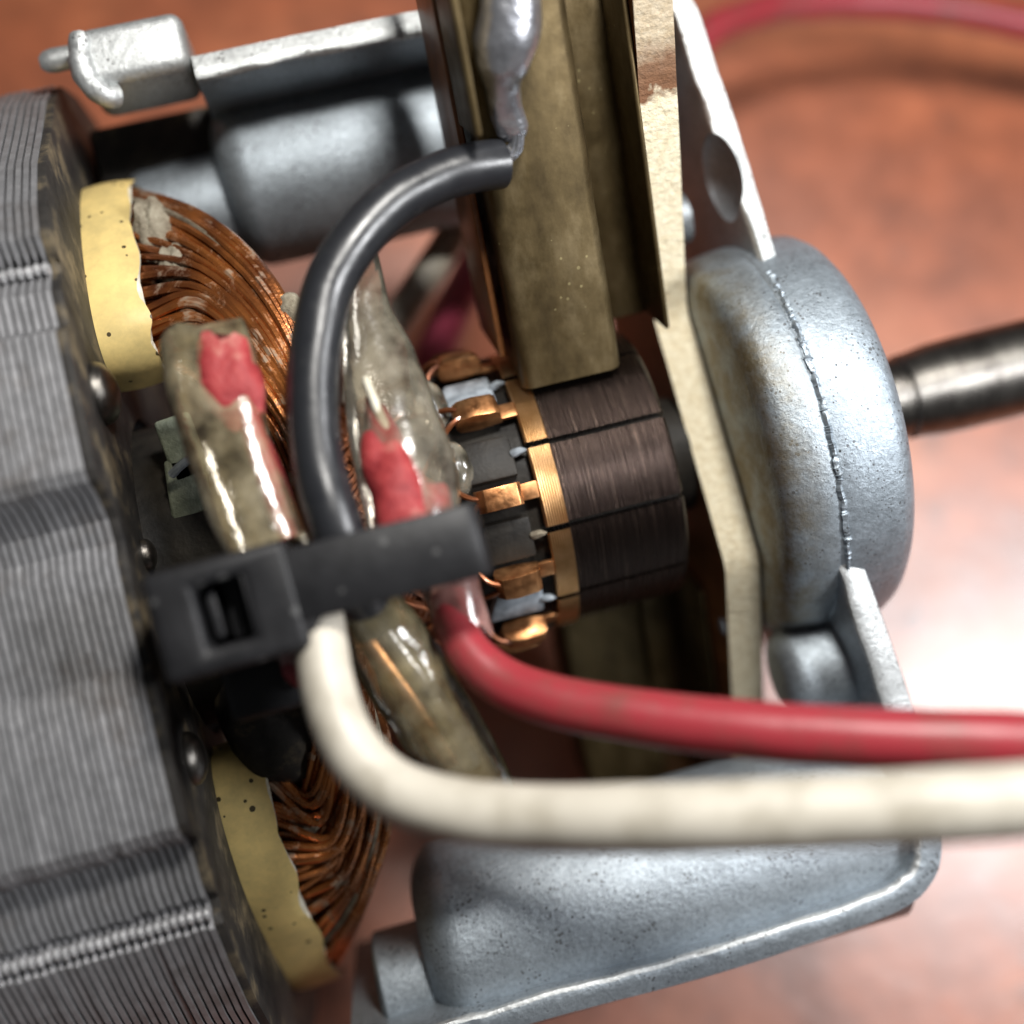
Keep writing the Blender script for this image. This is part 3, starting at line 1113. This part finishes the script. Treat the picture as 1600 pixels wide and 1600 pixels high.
sl = sleeve('splice_sleeve', [P(322, 530, 3.6), P(326, 548, 3.65), P(335, 600, 3.8), P(348, 660, 3.9), P(366, 720, 4.0), P(392, 790, 4.15), P(425, 870, 4.3)],
            [.55, .57, .57, .53, .50, .5, .48], 'clear_sleeve', 'stubby cloudy clear sleeve with a red wire end inside, left of the black lead', seed=1, boxy=4, wob=.07, flat=.7)
inner(sl, 'wire_end', [P(350, 545, 3.75), P(358, 580, 3.82), P(370, 620, 3.9), P(385, 665, 3.98)], [.31, .35, .35, .24], 'red_end', boxy=5, wob=.2)
inner(sl, 'wire', [P(385, 640, 4.1), P(405, 700, 4.15), P(430, 770, 4.2), P(455, 840, 4.2)], [.13, .16, .17, .17], 'red_pvc')

sl = sleeve('splice_sleeve', [P(568, 380, 3.2), P(570, 430, 3.3), P(575, 500, 3.4), P(592, 570, 3.5), P(612, 650, 3.7), P(632, 730, 3.9), P(645, 820, 4.1), P(660, 890, 4.2)],
            [.16, .24, .36, .50, .58, .62, .58, .5], 'smoky_sleeve', 'long smoky clear sleeve with ragged edge, right of the black lead above the tie', seed=4)
inner(sl, 'wire', [P(570, 590, 4.05), P(590, 640, 4.1), P(612, 690, 4.15), P(640, 760, 4.3), P(655, 830, 4.3)], [.05, .06, .07, .08, .08], 'paper_edge')
inner(sl, 'wire_end', [P(640, 780, 4.1), P(670, 785, 4.15), P(698, 778, 4.1)], [.18, .24, .2], 'red_end')
inner(sl, 'joined_wire', [P(585, 640, 3.9), P(598, 690, 4.0), P(618, 760, 4.22), P(640, 850, 4.3)], [.14, .26, .34, .34], 'red_end', boxy=3, wob=.25)

sl = sleeve('splice_sleeve', [P(560, 940, 4.0), P(592, 990, 4.1), P(625, 1040, 4.0), P(665, 1100, 3.9), P(705, 1160, 3.8), P(745, 1215, 3.6), P(775, 1245, 3.4)],
            [.46, .52, .52, .52, .5, .44, .3], 'amber_sleeve', 'shiny amber clear sleeve between the white and red leads below the tie', seed=7)
inner(sl, 'bare_wire', [P(560, 980, 4.0), P(610, 1050, 3.95), P(660, 1120, 3.85), P(710, 1190, 3.7)], [.12, .16, .16, .14], 'hook_copper')
inner(sl, 'bare_wire', [P(590, 970, 4.1), P(650, 1050, 4.05), P(700, 1120, 3.95), P(740, 1195, 3.8)], [.1, .14, .14, .12], 'solder')
sl = sleeve('splice_sleeve', [P(690, 850, 3.8), P(702, 900, 3.95), P(715, 950, 4.05), P(728, 990, 4.1)], [.34, .37, .36, .34], 'pink_sleeve',
            'short pinkish sleeve on the red lead under the end of the cable tie', n=30, seed=9)
sl = sleeve('splice_sleeve', [P(468, 960, 4.2), P(470, 1010, 4.3), P(478, 1060, 4.3)], [.26, .3, .2], 'pink_sleeve',
            'small pinkish red sleeve end left of the white lead just below the tie', n=24, seed=11)
inner(sl, 'wire_end', [P(455, 1010, 4.3), P(462, 1045, 4.35), P(475, 1068, 4.3)], [.12, .16, .1], 'red_pvc')

# cable tie: a strap loop round the bundle and its head
tie = empty('cable_tie', P(480, 920, 4.9))
tag(tie, 'black nylon cable tie with square head strapped across the bundle of leads', 'cable tie')
sdir = P(755, 838, 5.1) - P(470, 915, 5.1)
sdir /= np.linalg.norm(sdir)
wdir = np.cross(np.array([0, 0, 1.]), sdir)
a = P(440, 920, 5.15)
bq = P(745, 842, 5.15)
lp = [a - sdir * .4, a, a * .66 + bq * .34 + np.array([0, 0, .1]), a * .33 + bq * .67 + np.array([0, 0, .12]), bq - sdir * .12 + np.array([0, 0, .10]), bq + np.array([0, 0, .0]), bq + sdir * .02 + np.array([0, 0, -.3]), bq + sdir * .0 + np.array([0, 0, -1.1]), bq - sdir * .3 + np.array([0, 0, -1.6]),
      a * .5 + bq * .5 + np.array([0, 0, -1.9]), a + np.array([0, 0, -1.7]), a - sdir * .5 + np.array([0, 0, -1.0]), a - sdir * .6 + np.array([0, 0, -.4])]
pts = spline(lp, 130)
T = np.gradient(pts, axis=0)
T /= np.linalg.norm(T, axis=1)[:, None]
V, F = [], []
hw, ht = .42, .085
for i in range(len(pts)):
    w = wdir - T[i] * (wdir @ T[i])
    w /= np.linalg.norm(w)
    u = np.cross(T[i], w)
    for s1, s2 in ((-1, -.7), (-.92, -1), (.92, -1), (1, -.7), (1, .7), (.92, 1), (-.92, 1), (-1, .7)):
        V.append(pts[i] + w * hw * s1 + u * ht * s2)
for i in range(len(pts) - 1):
    for k in range(8):
        F.append((i * 8 + k, i * 8 + (k + 1) % 8, (i + 1) * 8 + (k + 1) % 8, (i + 1) * 8 + k))
F.append(tuple(range(8)))
F.append(tuple((len(pts) - 1) * 8 + k for k in range(8))[::-1])
mk('strap', V, F, 'black_nylon', tie, ang=50)
hc = P(362, 953, 4.7)
ax = (sdir, wdir, np.array([0, 0, 1.]))
L_, H_, Z_ = 1.66, 1.28, 1.15
win = (.56, .72)
pcs = [box(hc + sdir * (-(win[0] / 2 + (L_ - win[0]) / 4)), ((L_ - win[0]) / 2, H_, Z_), ax),
       box(hc + sdir * ((win[0] / 2 + (L_ - win[0]) / 4)), ((L_ - win[0]) / 2, H_, Z_ * .92), ax)]
parts = []
# head: a block with a square well; built as one ring-shaped mesh
o_ = [(-L_ / 2, -H_ / 2), (L_ / 2, -H_ / 2), (L_ / 2, H_ / 2), (-L_ / 2, H_ / 2)]
i_ = [(-win[0] / 2 - .02, -win[1] / 2), (win[0] / 2 - .02, -win[1] / 2), (win[0] / 2 - .02, win[1] / 2), (-win[0] / 2 - .02, win[1] / 2)]
V = []
for lst, z in ((o_, -Z_ / 2), (o_, Z_ / 2), (i_, Z_ / 2), (i_, -Z_ / 2 + .05)):
    for u, v in lst:
        V.append(hc + sdir * u + wdir * v + np.array([0, 0, z]))
F = [(3, 2, 1, 0)]
for k in range(4):
    k2 = (k + 1) % 4
    F += [(k, k2, 4 + k2, 4 + k), (4 + k, 4 + k2, 8 + k2, 8 + k), (8 + k, 8 + k2, 12 + k2, 12 + k)]
F.append((12, 13, 14, 15))
mk('head', V, F, 'black_nylon', tie, bevel=.11, seg=3, ang=50)
V, F = box(hc + sdir * -.16 + np.array([0, 0, -.05]), (.12, .55, .7), ax)
mk('pawl', V, F, 'black_nylon', tie, bevel=.03, ang=50)
V, F = box(hc + sdir * .98 + np.array([0, 0, .08]), (.32, .98, .85), ax)
V = [np.array(v) + (np.array([0, 0, -.3]) if (v - hc) @ sdir > 1.0 else 0) for v in V]
mk('neck', V, F, 'black_nylon', tie, bevel=.06, seg=3, ang=50)
V, F = box(hc - wdir * .95 + sdir * .25 + np.array([0, 0, -.9]), (1.3, .8, .9), ax)
mk('strap_tail', V, F, 'black_nylon', tie, bevel=.12, seg=3, ang=50)
